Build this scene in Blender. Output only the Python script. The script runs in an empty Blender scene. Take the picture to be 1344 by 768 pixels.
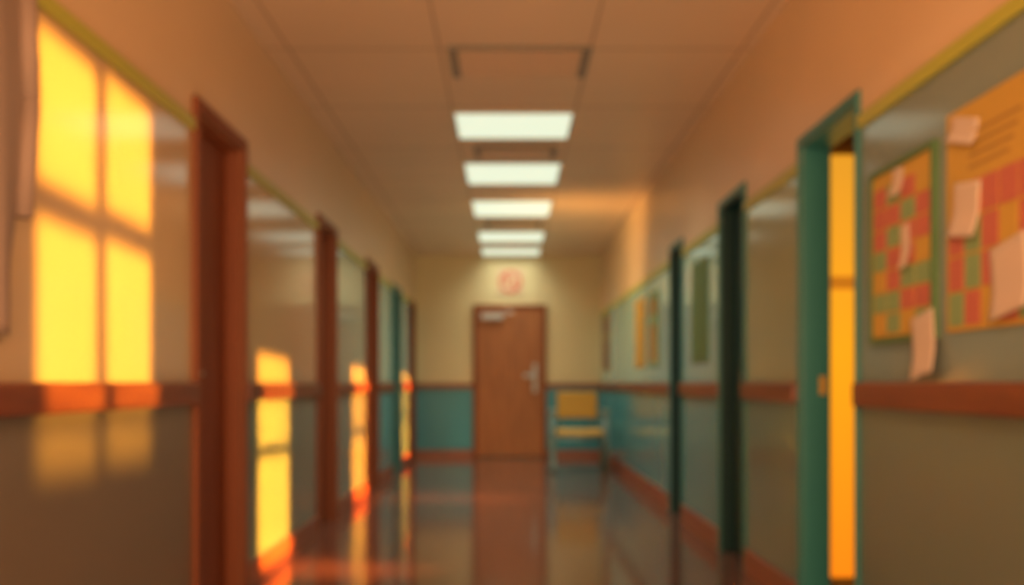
import bpy, bmesh, math, random
from mathutils import Vector, Matrix
random.seed(11)
scene = bpy.context.scene
col = scene.collection
scene.view_settings.view_transform = 'Standard'
scene.view_settings.look = 'None'

F = 1400.0
XL, XR = -1.26, 1.26
H = 2.73
D = 14.4
Y0 = -2.0
T = 0.12

# ---------------------------------------------------------------- materials
def mat(name, c, rough=0.5, var=0.12, scale=3.0, bump=0.0, bscale=40.0, metal=0.0, coat=0.0, spec=0.5, emis=None, estr=0.0):
    m = bpy.data.materials.new(name); m.use_nodes = True
    nt = m.node_tree; N = nt.nodes; L = nt.links
    b = N['Principled BSDF']
    geo = N.new('ShaderNodeNewGeometry')
    no = N.new('ShaderNodeTexNoise'); no.inputs['Scale'].default_value = scale; no.inputs['Detail'].default_value = 4
    L.new(geo.outputs['Position'], no.inputs['Vector'])
    mx = N.new('ShaderNodeMix'); mx.data_type = 'RGBA'
    mx.inputs['A'].default_value = (*[max(0, v*(1-var)) for v in c], 1)
    mx.inputs['B'].default_value = (*[min(1, v*(1+var)) for v in c], 1)
    L.new(no.outputs['Fac'], mx.inputs['Factor'])
    L.new(mx.outputs['Result'], b.inputs['Base Color'])
    b.inputs['Roughness'].default_value = rough
    b.inputs['Metallic'].default_value = metal
    b.inputs['Coat Weight'].default_value = coat
    b.inputs['Coat Roughness'].default_value = 0.12
    b.inputs['Specular IOR Level'].default_value = spec
    if bump:
        n2 = N.new('ShaderNodeTexNoise'); n2.inputs['Scale'].default_value = bscale
        L.new(geo.outputs['Position'], n2.inputs['Vector'])
        bp = N.new('ShaderNodeBump'); bp.inputs['Strength'].default_value = bump; bp.inputs['Distance'].default_value = 0.01
        L.new(n2.outputs['Fac'], bp.inputs['Height']); L.new(bp.outputs['Normal'], b.inputs['Normal'])
    if emis:
        b.inputs['Emission Color'].default_value = (*emis, 1); b.inputs['Emission Strength'].default_value = estr
    return m

def wood(name, c1, c2, rough=0.35, sc=(14, 14, 1.2)):
    m = mat(name, c1, rough)
    nt = m.node_tree; N = nt.nodes; L = nt.links; b = N['Principled BSDF']
    geo = [n for n in N if n.type == 'NEW_GEOMETRY'][0]
    mp = N.new('ShaderNodeMapping'); mp.inputs['Scale'].default_value = sc
    L.new(geo.outputs['Position'], mp.inputs['Vector'])
    no = N.new('ShaderNodeTexNoise'); no.inputs['Scale'].default_value = 2.0; no.inputs['Detail'].default_value = 6
    L.new(mp.outputs['Vector'], no.inputs['Vector'])
    r = N.new('ShaderNodeValToRGB'); r.color_ramp.elements[0].position = .35; r.color_ramp.elements[1].position = .65
    r.color_ramp.elements[0].color = (*c1, 1); r.color_ramp.elements[1].color = (*c2, 1)
    L.new(no.outputs['Fac'], r.inputs['Fac']); L.new(r.outputs['Color'], b.inputs['Base Color'])
    return m

M_upper  = mat('paint_peach', (.68, .49, .30), .35, .06, 1.5, .05)
M_midL   = mat('panel_beige', (.53, .37, .22), .12, .06, 1.2, spec=.4)
M_midR   = mat('panel_sage', (.24, .50, .48), .12, .06, 1.2)
M_midN   = mat('panel_grey_olive', (.20, .25, .22), .12, .06, 1.2, spec=.4)
M_midM   = mat('panel_warm_sage', (.32, .39, .30), .12, .06, 1.2, spec=.4)
M_low    = mat('panel_teal_grey', (.10, .29, .30), .18, .10, 1.2)
M_lowM   = mat('panel_low_part_warm_light', (.18, .25, .21), .16, .10, 1.2)  # teal-grey lower panel with some warm light mixed into its colour
M_lowN   = mat('panel_low_warm_light', (.175, .135, .10), .3, .10, 1.2)  # near copy of the teal-grey lower panel, warm light put into the colour
M_lowR   = mat('panel_low_warm_light_right', (.13, .17, .145), .3, .10, 1.2)  # right-hand near copy, browned to include the warm light
M_endup  = mat('paint_cream', (.60, .51, .28), .5, .05, 1.5)
M_endlow = mat('panel_teal', (.025, .25, .30), .4, .08, 2)
M_green  = mat('trim_green', (.42, .42, .06), .4, .05)
M_red    = wood('rail_redwood', (.19, .054, .023), (.145, .037, .016), .38, (14, 1.2, 14))
M_base   = mat('baseboard_red', (.25, .075, .04), .4, .08)
M_frameB = mat('frame_brown', (.20, .048, .010), .55, .08)
M_leafB  = wood('door_brown', (.21, .046, .010), (.17, .036, .008), .6)
M_frameT = mat('frame_teal', (.022, .17, .17), .4, .08)
M_jambD  = mat('jamb_dark_teal', (.001, .034, .040), .5, .08, spec=.3)
M_leafT  = mat('door_teal', (.001, .034, .038), .5, .08, spec=.3)
M_wood   = wood('end_door_wood', (.36, .125, .036), (.27, .09, .026), .6)
M_metal  = mat('brushed_metal', (.42, .42, .38), .45, .05)
M_closer = mat('closer_metal', (.34, .30, .24), .5, .05)
M_yellow = mat('vinyl_yellow', (.50, .28, .025), .45, .06)
M_yellow2= mat('vinyl_pale_yellow', (.60, .40, .10), .45, .06)
M_chairf = mat('chair_frame', (.14, .23, .22), .4, .05)
M_vent   = mat('vent_metal', (.58, .40, .26), .5, .05)
M_dark   = mat('vent_dark', (.20, .18, .15), .6, .05)
M_fixt   = mat('fixture_metal', (.5, .45, .33), .4, .03)
M_diff   = mat('diffuser', (.3, .32, .3), .5, .02, emis=(.88, 1.0, .76), estr=.85)
M_orange = mat('poster_gold', (.50, .29, .045), .6, .06)
M_pgreen = mat('poster_green', (.20, .30, .13), .6, .06)
M_pred   = mat('poster_coral', (.46, .12, .08), .6, .06)
M_pfr    = mat('board_frame_green', (.07, .15, .05), .5, .06)
M_paper  = mat('paper_cream', (.56, .43, .33), .7, .05)
M_print  = mat('print_dark', (.34, .19, .04), .7, .05)
M_white  = mat('sign_white', (.58, .44, .28), .5, .03)
M_sred   = mat('sign_red', (.50, .08, .045), .5, .03)
M_cloth  = mat('cloth', (.27, .19, .15), .85, .06, 4)
M_room   = mat('side_room_paint', (.5, .3, .15), .6, .05)
M_floor  = mat('floor_vinyl', (.17, .075, .052), .11, .2, 1.6, spec=.95)
M_bar    = mat('bar_painted_glow', (.4, .2, .03), .6, .05, emis=(1, .30, .012), estr=.5)  # window bar with the backlight painted in as weak emission

M_glow = mat('glazing_sun_glow', (.25, .1, .02), .5, .03, emis=(1.0, .34, .006), estr=1.05)  # sunlight behind the glazing put in as orange emission
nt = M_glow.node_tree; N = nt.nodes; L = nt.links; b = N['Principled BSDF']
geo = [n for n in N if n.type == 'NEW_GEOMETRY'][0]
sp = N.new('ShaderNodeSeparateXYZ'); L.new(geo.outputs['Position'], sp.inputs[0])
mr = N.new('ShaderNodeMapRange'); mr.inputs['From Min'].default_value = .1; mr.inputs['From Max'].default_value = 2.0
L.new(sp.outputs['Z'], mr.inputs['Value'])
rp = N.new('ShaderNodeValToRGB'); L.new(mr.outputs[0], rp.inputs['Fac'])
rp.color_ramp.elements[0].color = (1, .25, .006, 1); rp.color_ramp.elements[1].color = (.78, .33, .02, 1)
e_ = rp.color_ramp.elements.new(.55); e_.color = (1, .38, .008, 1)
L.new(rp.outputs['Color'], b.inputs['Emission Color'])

M_ceil = mat('ceiling_tiles', (.61, .45, .31), .38, .12, .8)
nt = M_ceil.node_tree; N = nt.nodes; L = nt.links; b = N['Principled BSDF']
geo = [n for n in N if n.type == 'NEW_GEOMETRY'][0]
sp = N.new('ShaderNodeSeparateXYZ'); L.new(geo.outputs['Position'], sp.inputs[0])
def line(sock, period, off, w):
    a = N.new('ShaderNodeMath'); a.operation = 'ADD'; a.inputs[1].default_value = -off; L.new(sock, a.inputs[0])
    p = N.new('ShaderNodeMath'); p.operation = 'PINGPONG'; p.inputs[1].default_value = period/2; L.new(a.outputs[0], p.inputs[0])
    l = N.new('ShaderNodeMath'); l.operation = 'LESS_THAN'; l.inputs[1].default_value = w; L.new(p.outputs[0], l.inputs[0])
    return l.outputs[0]
lx = line(sp.outputs['X'], .78, .425, .006); ly = line(sp.outputs['Y'], 1.16, 6.68, .009)
mxx = N.new('ShaderNodeMath'); mxx.operation = 'MAXIMUM'; L.new(lx, mxx.inputs[0]); L.new(ly, mxx.inputs[1])
old = b.inputs['Base Color'].links[0].from_socket
mm = N.new('ShaderNodeMix'); mm.data_type = 'RGBA'; L.new(mxx.outputs[0], mm.inputs['Factor']); L.new(old, mm.inputs['A'])
mm.inputs['B'].default_value = (.32, .21, .13, 1); L.new(mm.outputs['Result'], b.inputs['Base Color'])

# ---------------------------------------------------------------- mesh helpers
def obj_from(bm, name, mats, parent=None, smooth=False, bevel=0.0, **props):
    bmesh.ops.recalc_face_normals(bm, faces=bm.faces)
    me = bpy.data.meshes.new(name); bm.to_mesh(me); bm.free()
    for m in mats: me.materials.append(m)
    if smooth:
        for p in me.polygons: p.use_smooth = True
    o = bpy.data.objects.new(name, me); col.objects.link(o)
    if parent: o.parent = parent
    if bevel:
        md = o.modifiers.new('bevel', 'BEVEL'); md.width = bevel; md.segments = 3; md.limit_method = 'ANGLE'
    for k, v in props.items(): o[k] = v
    return o

def addbox(bm, x0, x1, y0, y1, z0, z1, mi=0, rot=None):
    r = bmesh.ops.create_cube(bm, size=1)
    vs = r['verts']
    for v in vs:
        v.co = Vector(((x0+x1)/2 + v.co.x*(x1-x0), (y0+y1)/2 + v.co.y*(y1-y0), (z0+z1)/2 + v.co.z*(z1-z0)))
    if rot:
        bmesh.ops.rotate(bm, verts=vs, cent=Vector(((x0+x1)/2, (y0+y1)/2, (z0+z1)/2)), matrix=rot)
    for f in {f for v in vs for f in v.link_faces}: f.material_index = mi
    return vs

def box(name, x0, x1, y0, y1, z0, z1, m, parent=None, bevel=0.0, rot=None, **p):
    bm = bmesh.new(); addbox(bm, x0, x1, y0, y1, z0, z1, 0, rot)
    return obj_from(bm, name, [m], parent, bevel=bevel, **p)

def addtube(bm, pts, r, seg=12, mi=0):
    pts = [Vector(p) for p in pts]
    for a, b_ in zip(pts[:-1], pts[1:]):
        d = b_-a
        q = d.to_track_quat('Z', 'Y').to_matrix().to_4x4()
        mtx = Matrix.Translation((a+b_)/2) @ q
        bmesh.ops.create_cone(bm, cap_ends=True, segments=seg, radius1=r, radius2=r, depth=d.length, matrix=mtx)
    for p in pts[1:-1]:
        bmesh.ops.create_uvsphere(bm, u_segments=seg, v_segments=8, radius=r, matrix=Matrix.Translation(p))

def empty(name, loc, **p):
    o = bpy.data.objects.new(name, None); o.location = loc; col.objects.link(o)
    o.empty_display_size = .1
    for k, v in p.items(): o[k] = v
    return o
def attach(ch, par):
    ch.parent = par
    ch.matrix_parent_inverse = Matrix.Translation(par.location).inverted()

# ---------------------------------------------------------------- openings
left_doors = [(4.25, 5.08, 2.15, 'B'), (7.0, 7.77, 2.12, 'B'), (9.43, 10.26, 2.11, 'B'), (11.53, 12.42, 2.09, 'T'), (13.5, 14.3, 2.07, 'B')]
right_doors = [(3.81, 4.61, 2.05, 'T'), (5.64, 6.35, 2.07, 'D'), (7.67, 8.28, 2.05, 'D')]
def cas(side): return .05 if side < 0 else .036

def wall(name, side, doors, trimz, win, mi_of):
    bm = bmesh.new()
    xa, xb = (XL-T, XL) if side < 0 else (XR, XR+T)
    c = cas(side)
    ops = [(a+c, b_-c, 0.0, zt-c) for (a, b_, zt, k) in doors]
    if win: ops.append(win)
    ops.sort()
    cur = Y0
    def col_(y0, y1, z0, z1):
        lo_i, mid_i = mi_of((y0+y1)/2)
        for (a, b_, mi) in [(0, .96, lo_i), (.96, trimz, mid_i), (trimz, H, 0)]:
            lo, hi = max(a, z0), min(b_, z1)
            if hi-lo > 1e-4: addbox(bm, xa, xb, y0, y1, lo, hi, mi)
    for (a, b_, z0, z1) in ops:
        col_(cur, a, 0, H)
        if z0 > 0: col_(a, b_, 0, z0)
        col_(a, b_, z1, H)
        cur = b_
    col_(cur, D, 0, H)
    return obj_from(bm, name, [M_upper, M_midL, M_midR, M_midN, M_low, M_lowN, M_lowR, M_midM, M_lowM], kind='structure', label='glossy panelled corridor wall with peach paint above')
TZL, TZR = 2.03, 1.93
wall('wall_left', -1, left_doors, TZL, None, lambda y: (5 if y < 4.5 else 8 if y < 9.4 else 4, 1 if y < 7.2 else 7 if y < 10.5 else 2))
WIN = (1.30, 2.26, .86, 2.12)
wall('wall_right', 1, right_doors, TZR, WIN, lambda y: (6 if y < 4 else 8 if y < 6 else 4, 3 if y < 4 else 7 if y < 6 else 2))

bm = bmesh.new()
addbox(bm, XL-T, XR+T, D, D+T, 0, .96, 1); addbox(bm, XL-T, XR+T, D, D+T, .96, H, 0)
obj_from(bm, 'wall_back', [M_endup, M_endlow], kind='structure', label='cream end wall with teal lower panel')
box('floor', XL-T, XR+T, Y0, D+T, -.1, 0, M_floor, kind='structure', label='polished reddish-brown vinyl floor')
box('ceiling', XL-T, XR+T, Y0, D+T, H, H+.1, M_ceil, kind='structure', label='tiled ceiling in warm beige')

def segs(doors, start=Y0, end=D):
    out = []; c = start
    for d in doors:
        out.append((c, d[0])); c = d[1]
    out.append((c, end)); return [s for s in out if s[1]-s[0] > .03]
ti = 0
for side, doors, tz in ((-1, left_doors, TZL), (1, right_doors, TZR)):
    def xs(t): return (XL, XL+t) if side < 0 else (XR-t, XR)
    sname = 'left' if side < 0 else 'right'
    for (a, b_) in segs(doors):
        ti += 1
        x0, x1 = xs(.035)
        box('trim_%d' % ti, x0, x1, a, b_, .915, 1.003, M_red, bevel=.01, kind='structure', label='red-brown wooden wall rail')
        ti += 1
        x0, x1 = xs(.016)
        box('trim_%d' % ti, x0, x1, a, b_, tz-.022, tz+.024, M_green, bevel=.003, kind='structure', label='olive green trim strip')
    bm = bmesh.new()
    for (a, b_) in segs(doors):
        x0, x1 = xs(.015); addbox(bm, x0, x1, a, b_, 0, .13)
    obj_from(bm, 'baseboard_'+sname, [M_base], bevel=.004, kind='structure', label='red-brown baseboard')
DX0, DX1 = (621-667)*D/F, (717-667)*D/F
bm = bmesh.new(); addbox(bm, XL+.016, DX0, D-.015, D, 0, .1); addbox(bm, DX1, XR-.016, D-.015, D, 0, .1)
obj_from(bm, 'baseboard_back', [M_base], kind='structure', label='red-brown baseboard')
for (a, b_) in ((XL+.036, DX0), (DX1, XR-.036)):
    ti += 1
    box('trim_%d' % ti, a, b_, D-.03, D, .925, 1.0, M_red, bevel=.008, kind='structure', label='red-brown wooden wall rail')

# ---------------------------------------------------------------- side doors
di = 0
def side_door(side, a, b_, zt, k, is_open=False):
    global di
    di += 1
    CAS = cas(side)
    fm = M_frameB if k == 'B' else M_frameT
    jm = {'B': M_frameB, 'T': M_frameT, 'D': M_jambD}[k]
    lm = M_leafB if k == 'B' else M_leafT
    x = XL if side < 0 else XR
    s = -side
    def X(p, q):
        u, v = x+s*p, x+s*q
        return (min(u, v), max(u, v))
    cy0, cy1, cz = a+CAS+.012, b_-CAS-.012, zt-CAS-.012
    bm = bmesh.new()
    if is_open:
        w = cy1-cy0
        x0, x1 = X(-T-.005-w, -T-.005)
        addbox(bm, x0, x1, cy0-.05, cy0-.01, .008, cz)
    else:
        x0, x1 = X(-.112, -.07)
        addbox(bm, x0, x1, cy0, cy1, .008, cz)
    col_name = 'red-brown' if k == 'B' else 'dark teal'
    leaf = obj_from(bm, 'door_%d' % di, [lm], bevel=.003, kind='structure', label='%s door %s' % (col_name, 'standing open' if is_open else 'set deep in its frame'))
    bm = bmesh.new()
    x0, x1 = X(-.0, .022 if side < 0 else .014)
    addbox(bm, x0, x1, a, a+CAS, 0, zt); addbox(bm, x0, x1, b_-CAS, b_, 0, zt); addbox(bm, x0, x1, a+CAS, b_-CAS, zt-CAS, zt)
    x0, x1 = X(-T, .0)
    addbox(bm, x0, x1, a+CAS, a+CAS+.012, 0, zt-CAS, 1); addbox(bm, x0, x1, b_-CAS-.012, b_-CAS, 0, zt-CAS, 1); addbox(bm, x0, x1, a+CAS, b_-CAS, zt-CAS-.012, zt-CAS, 1)
    obj_from(bm, 'door_frame', [fm, jm], leaf, bevel=.004)
    if is_open:
        bm = bmesh.new()
        addbox(bm, XR+.07, XR+.10, b_-CAS-.018, b_-CAS-.012, .95, 1.03)
        obj_from(bm, 'strike_plate', [M_orange], leaf, bevel=.002, label='brass strike plate')
    else:
        bm = bmesh.new()
        hy = cy0+.07
        hx = x + s*(-.07)
        x0, x1 = min(hx, hx+s*.008), max(hx, hx+s*.008)
        addbox(bm, x0, x1, hy-.02, hy+.02, .95, 1.12)
        addtube(bm, [(hx, hy, 1.04), (hx+s*.045, hy, 1.04), (hx+s*.045, hy+.1, 1.04)], .009)
        obj_from(bm, 'door_handle', [M_closer], leaf, label='metal lever handle')
    return leaf
for d in left_doors: side_door(-1, *d)
for i, d in enumerate(right_doors): side_door(1, *d, is_open=(i == 0))

# ---------------------------------------------------------------- end door
di += 1
bm = bmesh.new()
lx0, lx1, lz = (627-667)*D/F, (712-667)*D/F, 2.01
addbox(bm, lx0, lx1, D-.03, D-.001, .01, lz)
leaf = obj_from(bm, 'door_%d' % di, [M_wood], bevel=.004, kind='structure', label='brown wooden door at corridor end')
bm = bmesh.new()
addbox(bm, DX0, lx0, D-.045, D, 0, lz+.05); addbox(bm, lx1, DX1, D-.045, D, 0, lz+.05); addbox(bm, lx0, lx1, D-.045, D, lz, lz+.05)
obj_from(bm, 'door_frame', [M_frameB], leaf, bevel=.004)
bm = bmesh.new()
addbox(bm, (632-667)*D/F, (660-667)*D/F, D-.08, D-.03, 1.86, 1.94)
addtube(bm, [((658-667)*D/F, D-.06, 1.91), ((674-667)*D/F, D-.10, 1.95), ((662-667)*D/F, D-.05, 1.99)], .008)
obj_from(bm, 'door_closer', [M_metal], leaf, bevel=.004, label='grey door closer')
bm = bmesh.new()
hx = (702-667)*D/F
addbox(bm, hx-.028, hx+.028, D-.04, D-.03, .88, 1.26)
addtube(bm, [(hx, D-.04, 1.10), (hx, D-.09, 1.10), (hx-.15, D-.09, 1.10)], .02)
obj_from(bm, 'door_handle', [M_metal], leaf, label='metal lever handle on a long plate')

# ---------------------------------------------------------------- prohibition sign
sx, sz = (670-667)*D/F, 1+133*D/F
sign = box('prohibition_sign', sx-.17, sx+.17, D-.012, D, sz-.18, sz+.18, M_white, bevel=.004,
           label='square white sign with red prohibition circle above the door', category='sign')
bm = bmesh.new()
n = 48
for i in range(n):
    a0, a1 = 2*math.pi*i/n, 2*math.pi*(i+1)/n
    vs = []
    for r_, a_ in ((.115, a0), (.152, a0), (.152, a1), (.115, a1)):
        vs.append(bm.verts.new((sx+r_*math.cos(a_), D-.014, sz+r_*math.sin(a_))))
    bm.faces.new(vs)
addbox(bm, sx-.125, sx+.125, D-.0155, D-.0125, sz-.018, sz+.018, 0, Matrix.Rotation(math.radians(45), 3, 'Y'))
obj_from(bm, 'prohibition_symbol', [M_sred], sign)
bm = bmesh.new()
addbox(bm, sx-.07, sx+.05, D-.0138, D-.012, sz-.012, sz+.012)
addbox(bm, sx+.058, sx+.075, D-.0138, D-.012, sz-.012, sz+.012)
obj_from(bm, 'cigarette_symbol', [M_print], sign)

# ---------------------------------------------------------------- ceiling lights
CX = .035
panels = [(6.80, 7.50), (8.36, 9.22), (10.08, 11.02), (12.15, 13.0), (13.62, 14.34)]
for i, (a, b_) in enumerate(panels):
    e = empty('ceiling_light', (CX, (a+b_)/2, H), label='lit rectangular fluorescent ceiling panel', category='ceiling light', group='corridor ceiling lights')
    bm = bmesh.new(); t = .02
    addbox(bm, CX-.395, CX-.375, a-t, b_+t, H-.012, H); addbox(bm, CX+.375, CX+.395, a-t, b_+t, H-.012, H)
    addbox(bm, CX-.375, CX+.375, a-t, a, H-.012, H); addbox(bm, CX-.375, CX+.375, b_, b_+t, H-.012, H)
    f = obj_from(bm, 'light_frame', [M_fixt]); attach(f, e)
    d = box('diffuser_panel', CX-.375, CX+.375, a, b_, H-.008, H-.001, M_diff); attach(d, e)

def vent(a, b_, x0, x1, lab, ms=None):
    e = empty('air_vent', ((x0+x1)/2, (a+b_)/2, H), label=lab, category='air vent')
    bm = bmesh.new(); w = .045
    addbox(bm, x0, x0+w, a, b_, H-.02, H, 1); addbox(bm, x1-w, x1, a, b_, H-.02, H, 1)
    addbox(bm, x0+w, x1-w, a, a+.025, H-.02, H, 1); addbox(bm, x0+w, x1-w, b_-.02, b_, H-.012, H, 0)
    f = obj_from(bm, 'vent_frame', [M_vent, M_dark], bevel=.003); attach(f, e)
    bm = bmesh.new(); n = 6
    for i in range(n):
        yy = a+.025+(b_-a-.045)*(i+.5)/n
        addbox(bm, x0+w, x1-w, yy-.04, yy+.04, H-.010, H-.007, 0, Matrix.Rotation(math.radians(-3), 3, 'X'))
    f = obj_from(bm, 'vent_slats', [ms or M_vent]); attach(f, e)
vent(5.46, 5.98, -.31, .43, 'rectangular metal air vent with dark edges on ceiling')
vent(7.78, 8.12, -.25, .36, 'narrow dark slotted air vent between light panels')
vent(11.35, 11.75, -.25, .36, 'narrow dark slotted air vent between light panels')

# ---------------------------------------------------------------- chair
cx, cyf, cyb = .805, 11.98, 12.48
ch = empty('armchair', (cx, (cyf+cyb)/2, 0), label='waiting chair with yellow cushions and grey metal frame', category='chair')
w = .30
f = box('seat', cx-w+.03, cx+w-.03, cyf+.0, cyb-.02, .41, .475, M_yellow2, bevel=.022); attach(f, ch)
f = box('backrest', cx-.235, cx+.235, cyb-.04, cyb+.015, .59, .90, M_yellow, bevel=.022, rot=Matrix.Rotation(math.radians(-7), 3, 'X')); attach(f, ch)
for sx_ in (-w, w):
    for yy in (cyf+.01, cyb-.03):
        bm = bmesh.new(); addtube(bm, [(cx+sx_, yy, 0), (cx+sx_, yy, .66)], .032)
        f = obj_from(bm, 'leg', [M_chairf], smooth=True); attach(f, ch)
    bm = bmesh.new()
    addbox(bm, cx+sx_-.038, cx+sx_+.038, cyf-.03, cyb, .65, .70)
    f = obj_from(bm, 'armrest', [M_chairf], bevel=.008); attach(f, ch)
bm = bmesh.new()
addtube(bm, [(cx-w, cyf+.01, .38), (cx+w, cyf+.01, .38)], .022)
addtube(bm, [(cx-w, cyb-.03, .38), (cx+w, cyb-.03, .38)], .02)
addtube(bm, [(cx-w, cyf+.01, .38), (cx-w, cyb-.03, .38)], .02)
addtube(bm, [(cx+w, cyf+.01, .38), (cx+w, cyb-.03, .38)], .02)
addtube(bm, [(cx-.19, cyb-.03, .40), (cx-.19, cyb+.0, .64)], .016)
addtube(bm, [(cx+.19, cyb-.03, .40), (cx+.19, cyb+.0, .64)], .016)
f = obj_from(bm, 'chair_frame', [M_chairf], smooth=True); attach(f, ch)

# ---------------------------------------------------------------- notice boards / posters
def grid(parent, y0, y1, z0, z1, rows, xf):
    bm = bmesh.new()
    nr, nc = len(rows), len(rows[0])
    cw, chh = (y1-y0)/nc, (z1-z0)/nr
    for j, row in enumerate(rows):
        for i, k in enumerate(row):
            ya = y1-(i+1)*cw; za = z1-(j+1)*chh
            addbox(bm, xf-.002, xf, ya+.005, ya+cw-.005, za+.004, za+chh-.004, k)
    return obj_from(bm, 'color_squares', [M_pred, M_pgreen, M_orange, M_paper], parent)
def paper(y0, y1, z0, z1, xf, ang, lab, grp='pinned paper notes'):
    bm = bmesh.new(); n = 8
    vv = []
    for i in range(n+1):
        for j in range(n+1):
            u, v = i/n-.5, j/n-.5
            yy, zz = u*(y1-y0), v*(z1-z0)
            c, s = math.cos(ang), math.sin(ang)
            curl = .044*max(0, -v-.05)**1.3
            vv.append(bm.verts.new((xf-curl, (y0+y1)/2+c*yy-s*zz, (z0+z1)/2+s*yy+c*zz)))
    for i in range(n):
        for j in range(n):
            k = i*(n+1)+j
            bm.faces.new((vv[k], vv[k+1], vv[k+n+2], vv[k+n+1]))
    o = obj_from(bm, 'paper_note', [M_paper], smooth=True, label=lab, category='paper', group=grp)
    md = o.modifiers.new('s', 'SOLIDIFY'); md.thickness = .001; md.offset = 0
    return o
A = box('notice_board', XR-.012, XR, 3.135, 3.65, 1.15, 1.695, M_orange, label='notice board with green frame and red, orange and green squares', category='notice board')
bm = bmesh.new()
addbox(bm, XR-.02, XR, 3.117, 3.135, 1.132, 1.713); addbox(bm, XR-.02, XR, 3.65, 3.668, 1.132, 1.713)
addbox(bm, XR-.02, XR, 3.135, 3.65, 1.132, 1.15); addbox(bm, XR-.02, XR, 3.135, 3.65, 1.695, 1.713)
obj_from(bm, 'board_frame', [M_pfr], A)
grid(A, 3.145, 3.64, 1.16, 1.65, [[0, 1, 0, 2], [0, 0, 1, 0], [0, 1, 0, 0], [1, 0, 0, 2], [2, 0, 1, 1], [1, 1, 0, 0], [2, 1, 2, 1]], XR-.012)
paper(3.37, 3.46, 1.60, 1.69, XR-.0142, .1, 'small pale paper note pinned to the notice board')
paper(3.31, 3.38, 1.36, 1.50, XR-.0142, -.1, 'small pale paper note pinned to the notice board')
paper(3.10, 3.27, 1.02, 1.21, XR-.0202, -.15, 'curled pale sheet hanging from the board edge')
B = box('wall_poster', XR-.008, XR, 2.50, 3.045, 1.145, 1.76, M_orange, label='large golden poster with coloured squares', category='poster')
grid(B, 2.51, 3.03, 1.155, 1.55, [[2, 0, 0, 0, 0], [0, 1, 0, 2, 0], [0, 1, 0, 1, 1], [1, 0, 2, 0, 1]], XR-.008)
bm = bmesh.new()
for j in range(4):
    addbox(bm, XR-.0095, XR-.008, 2.60+.02*j, 2.90, 1.67-.03*j, 1.68-.03*j)
obj_from(bm, 'printed_lines', [M_print], B)
paper(2.83, 3.00, 1.40, 1.55, XR-.0101, .12, 'pale sheet pinned to the golden poster')
paper(2.56, 2.76, 1.17, 1.36, XR-.0101, -.15, 'pale curled sheet pinned low on the golden poster')
paper(2.84, 3.02, 1.66, 1.73, XR-.0088, .25, 'folded pale sheet on poster top corner')
def poster(y0, y1, z0, z1, m, m2, lab):
    p = box('wall_poster', XR-.012, XR, y0, y1, z0, z1, m, label=lab, category='poster')
    bm = bmesh.new(); hh = z1-z0
    addbox(bm, XR-.014, XR-.012, y0+.05, y1-.05, z0+.06*hh, z0+.55*hh, 0)
    addbox(bm, XR-.014, XR-.012, y0+.05, y1-.05, z0+.68*hh, z0+.9*hh, 0)
    obj_from(bm, 'poster_print', [m2], p)
poster(9.80, 10.5, 1.15, 1.80, M_orange, M_orange, 'golden poster on teal wall panel')
poster(8.90, 9.48, 1.15, 1.79, M_pgreen, M_print, 'brown and green poster on wall panel')
poster(6.71, 7.26, 1.14, 1.80, M_pfr, M_pfr, 'dark green framed poster between doors')
poster(13.3, 14.0, 1.15, 1.88, M_print, M_leafB, 'dark brown poster near the corridor end')

# ---------------------------------------------------------------- hanging jacket on left wall
jk = empty('hanging_jacket', (XL, 2.56, 2.0), label='dull brownish jacket hanging on a wall hook', category='jacket')
bm = bmesh.new(); nu, nv = 40, 30
vv = []
for i in range(nu+1):
    for j in range(nv+1):
        u, v = i/nu, j/nv
        zz = 1.12+v*.98
        half = .205 if zz > 1.7 else (.205-.10*min(1, (1.7-zz)/.4))
        half *= (1 if v < .93 else 1-.5*(v-.93)/.07)
        yy = 2.56+(u-.5)*2*half
        xx = XL+.012+.03*(1-abs(2*u-1)**3)+.006*math.sin(u*13+2*v)*(1-.5*v)
        vv.append(bm.verts.new((xx, yy, zz)))
for i in range(nu):
    for j in range(nv):
        k = i*(nv+1)+j; bm.faces.new((vv[k], vv[k+1], vv[k+nv+2], vv[k+nv+1]))
f = obj_from(bm, 'jacket_body', [M_cloth], smooth=True); f.modifiers.new('s', 'SOLIDIFY').thickness = .004; attach(f, jk)
bm = bmesh.new(); addtube(bm, [(XL+.04, 2.70, 1.98), (XL+.04, 2.72, 1.72), (XL+.035, 2.69, 1.42)], .026, 16)
f = obj_from(bm, 'sleeve', [M_cloth], smooth=True); attach(f, jk)
bm = bmesh.new(); addtube(bm, [(XL, 2.56, 2.11), (XL+.05, 2.56, 2.10), (XL+.06, 2.56, 2.14)], .007)
f = obj_from(bm, 'wall_hook', [M_metal]); attach(f, jk)

# ---------------------------------------------------------------- window in right wall
wy0, wy1, wz0, wz1 = WIN
bm = bmesh.new()
t = .03
addbox(bm, XR+.02, XR+.1, wy0, wy0+t, wz0, wz1); addbox(bm, XR+.02, XR+.1, wy1-t, wy1, wz0, wz1)
addbox(bm, XR+.02, XR+.1, wy0+t, wy1-t, wz0, wz0+t); addbox(bm, XR+.02, XR+.1, wy0+t, wy1-t, wz1-t, wz1)
ym = (wy0+wy1)/2
addbox(bm, XR+.03, XR+.09, ym-.02, ym+.02, wz0+t, wz1-t); addbox(bm, XR+.03, XR+.09, wy0+t, wy1-t, 1.56, 1.60)
wn = obj_from(bm, 'window_1', [M_frameB], kind='structure', label='brown framed window with four panes')
g = box('window_glass', XR+.1, XR+.108, wy0, wy1, wz0, wz1, M_glow, wn)  # pane emission added to warm the corridor

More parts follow.
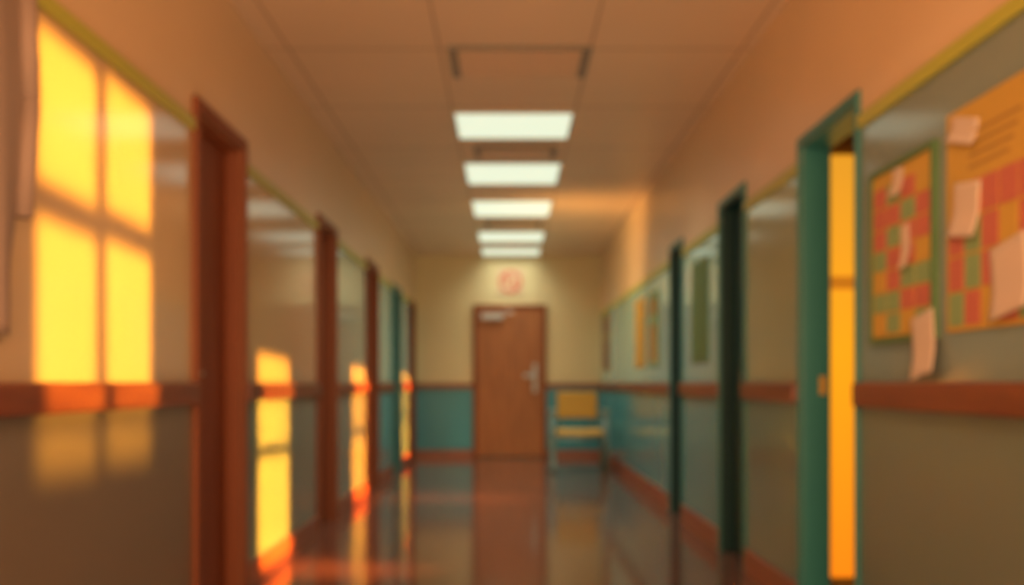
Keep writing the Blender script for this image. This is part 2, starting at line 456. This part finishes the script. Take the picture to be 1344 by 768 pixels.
# ---------------------------------------------------------------- side room
box('wall_side_far', XR+T, 3.4, 5.02, 5.12, 0, H, M_room, kind='structure', label='side room wall')
box('wall_side_near', XR+T, 3.4, 2.9, 3.0, 0, H, M_room, kind='structure', label='side room wall')
box('wall_side_outer', 3.4, 3.5, 2.9, 5.12, 0, H, M_room, kind='structure', label='side room wall')
box('ceiling_side', XR+T, 3.5, 2.9, 5.12, H, H+.1, M_room, kind='structure', label='side room ceiling')
box('floor_side', XR+T, 3.5, 2.9, 5.12, -.1, 0, M_floor, kind='structure', label='side room floor')
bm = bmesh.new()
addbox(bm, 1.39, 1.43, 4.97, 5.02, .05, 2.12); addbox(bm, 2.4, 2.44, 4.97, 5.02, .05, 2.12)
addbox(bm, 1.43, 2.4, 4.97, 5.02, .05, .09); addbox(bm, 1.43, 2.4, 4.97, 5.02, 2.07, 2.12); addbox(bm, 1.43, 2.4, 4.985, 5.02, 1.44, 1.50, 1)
wn = obj_from(bm, 'window_2', [M_orange, M_bar], kind='structure', label='tall glazed window with sunset light put in as emission')
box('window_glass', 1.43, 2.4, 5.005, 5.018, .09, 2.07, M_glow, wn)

# ---------------------------------------------------------------- lights
def area(name, loc, d, sx_, sy_, power, c, spread=180):
    l = bpy.data.lights.new(name, 'AREA'); l.shape = 'RECTANGLE'; l.size = sx_; l.size_y = sy_
    l.energy = power; l.color = c; l.spread = math.radians(spread)
    o = bpy.data.objects.new(name, l); o.location = loc
    o.rotation_euler = Vector(d).normalized().to_track_quat('-Z', 'Y').to_euler()
    col.objects.link(o); return o
S_, E_ = .607, .07
dirv = Vector((-1, S_, -E_))
yaw = math.atan(S_)
SUN = (1.0, .46, .045)
SUN2 = (1.0, .34, .025)
SUN3 = (1.0, .25, .015)
SUN4 = (1.0, .17, .008)
def beam(y0, y1, z0, z1, E, xs=XR-.25, c=SUN, spread=2.4):
    tgt = Vector((XL, (y0+y1)/2, (z0+z1)/2))
    t = xs-XL
    src = tgt - dirv*t
    w = (y1-y0)*math.cos(yaw); h = z1-z0
    area('sunbeam', src, dirv, w, h, E*w*h, c, spread)
ES = 17
for (px0, px1) in ((49, 126), (140, 197)):
    y0_, y1_ = 1764/(667-px0), 1764/(667-px1)
    beam(y0_, y1_, 1.55, 1.955, ES)
    beam(y0_, y1_, .915, 1.44, ES)
    beam(y0_, y1_, .745, .885, ES*.62, spread=4)
beam(5.38, 6.12, .93, 1.14, ES*1.1)
beam(5.38, 6.12, .67, .91, ES*2.4, c=SUN2)
beam(5.38, 6.12, .05, .61, ES*2.6, c=SUN2)
beam(8.62, 9.40, .62, 1.13, ES*2.3, c=SUN3)
beam(8.62, 9.40, .03, .56, ES*2.8, c=SUN3)
beam(12.7, 13.42, .62, 1.12, ES*2.6, .2, SUN4)
beam(12.7, 13.42, .10, .56, ES*3.2, .2, SUN4)
fd = Vector((-1, .3, -.42))
def fbeam(x, y, w_, h_, E, c):
    tgt = Vector((x, y, 0)); src = tgt - fd*(1.0-x)*.9
    area('sunbeam_floor', src, fd, w_, h_, E*w_*h_, c, 16)
fbeam(-.5, 9.3, .9, .45, 8, (1, .36, .12))
fbeam(-1.0, 5.75, .5, .22, 32, (1, .32, .07))

area('ambient_rear', (0, -1.6, 1.5), (0, 1, .04), 2.3, 2.2, 245, (1, .56, .28))
for i, (a, b_) in enumerate(panels):
    area('ceiling_fill', (CX, (a+b_)/2, H-.02), (0, 0, -1), .7, b_-a-.05, (13, 13, 13, 12, 8)[i], (1, .97, .78), 130)  # fill lamps carrying the light of the visible panels
area('ceiling_fill', (CX, 3.0, H-.02), (0, 0, -1), .7, .8, 9, (1, .78, .52), 125)  # unseen fill added near the camera, no light panel here
for yy, pw, c in ((1.5, 12, (1, .62, .33)), (4.0, 9, (1, .62, .33)), (6.5, 4, (1, .74, .48)), (9.0, 3.5, (1, .86, .60)), (11.5, 5, (1, .92, .62)), (13.6, 4, (1, .9, .58))):
    area('uplight_fill', (0, yy, .03), (0, 0, 1), 1.6, 1.6, pw, c, 125)  # unseen upward lamps added to brighten the ceiling
area('glow_upper', (XL+.25, 9.6, 1.5), (1.3, .8, .55), .7, .7, 9, (1, .60, .20), 65)
area('ceiling_glow', (-.35, 10.1, 1.1), (.72, .05, 1), .7, .5, 2.6, (1, .45, .10), 45)

w = bpy.data.worlds.new('world'); scene.world = w; w.use_nodes = True
w.node_tree.nodes['Background'].inputs[0].default_value = (1, .5, .2, 1)
w.node_tree.nodes['Background'].inputs[1].default_value = .5

# ---------------------------------------------------------------- camera
cam = bpy.data.cameras.new('camera'); co = bpy.data.objects.new('camera', cam); col.objects.link(co)
co.location = (0, 0, 1.0); co.rotation_euler = (math.radians(90), 0, 0)
cam.sensor_width = 36; cam.lens = 36*F/1344
cam.shift_x = 5/1344; cam.shift_y = 119/1344
cam.clip_start = .02
cam.dof.use_dof = True; cam.dof.focus_distance = .5; cam.dof.aperture_fstop = 7.2
scene.camera = co
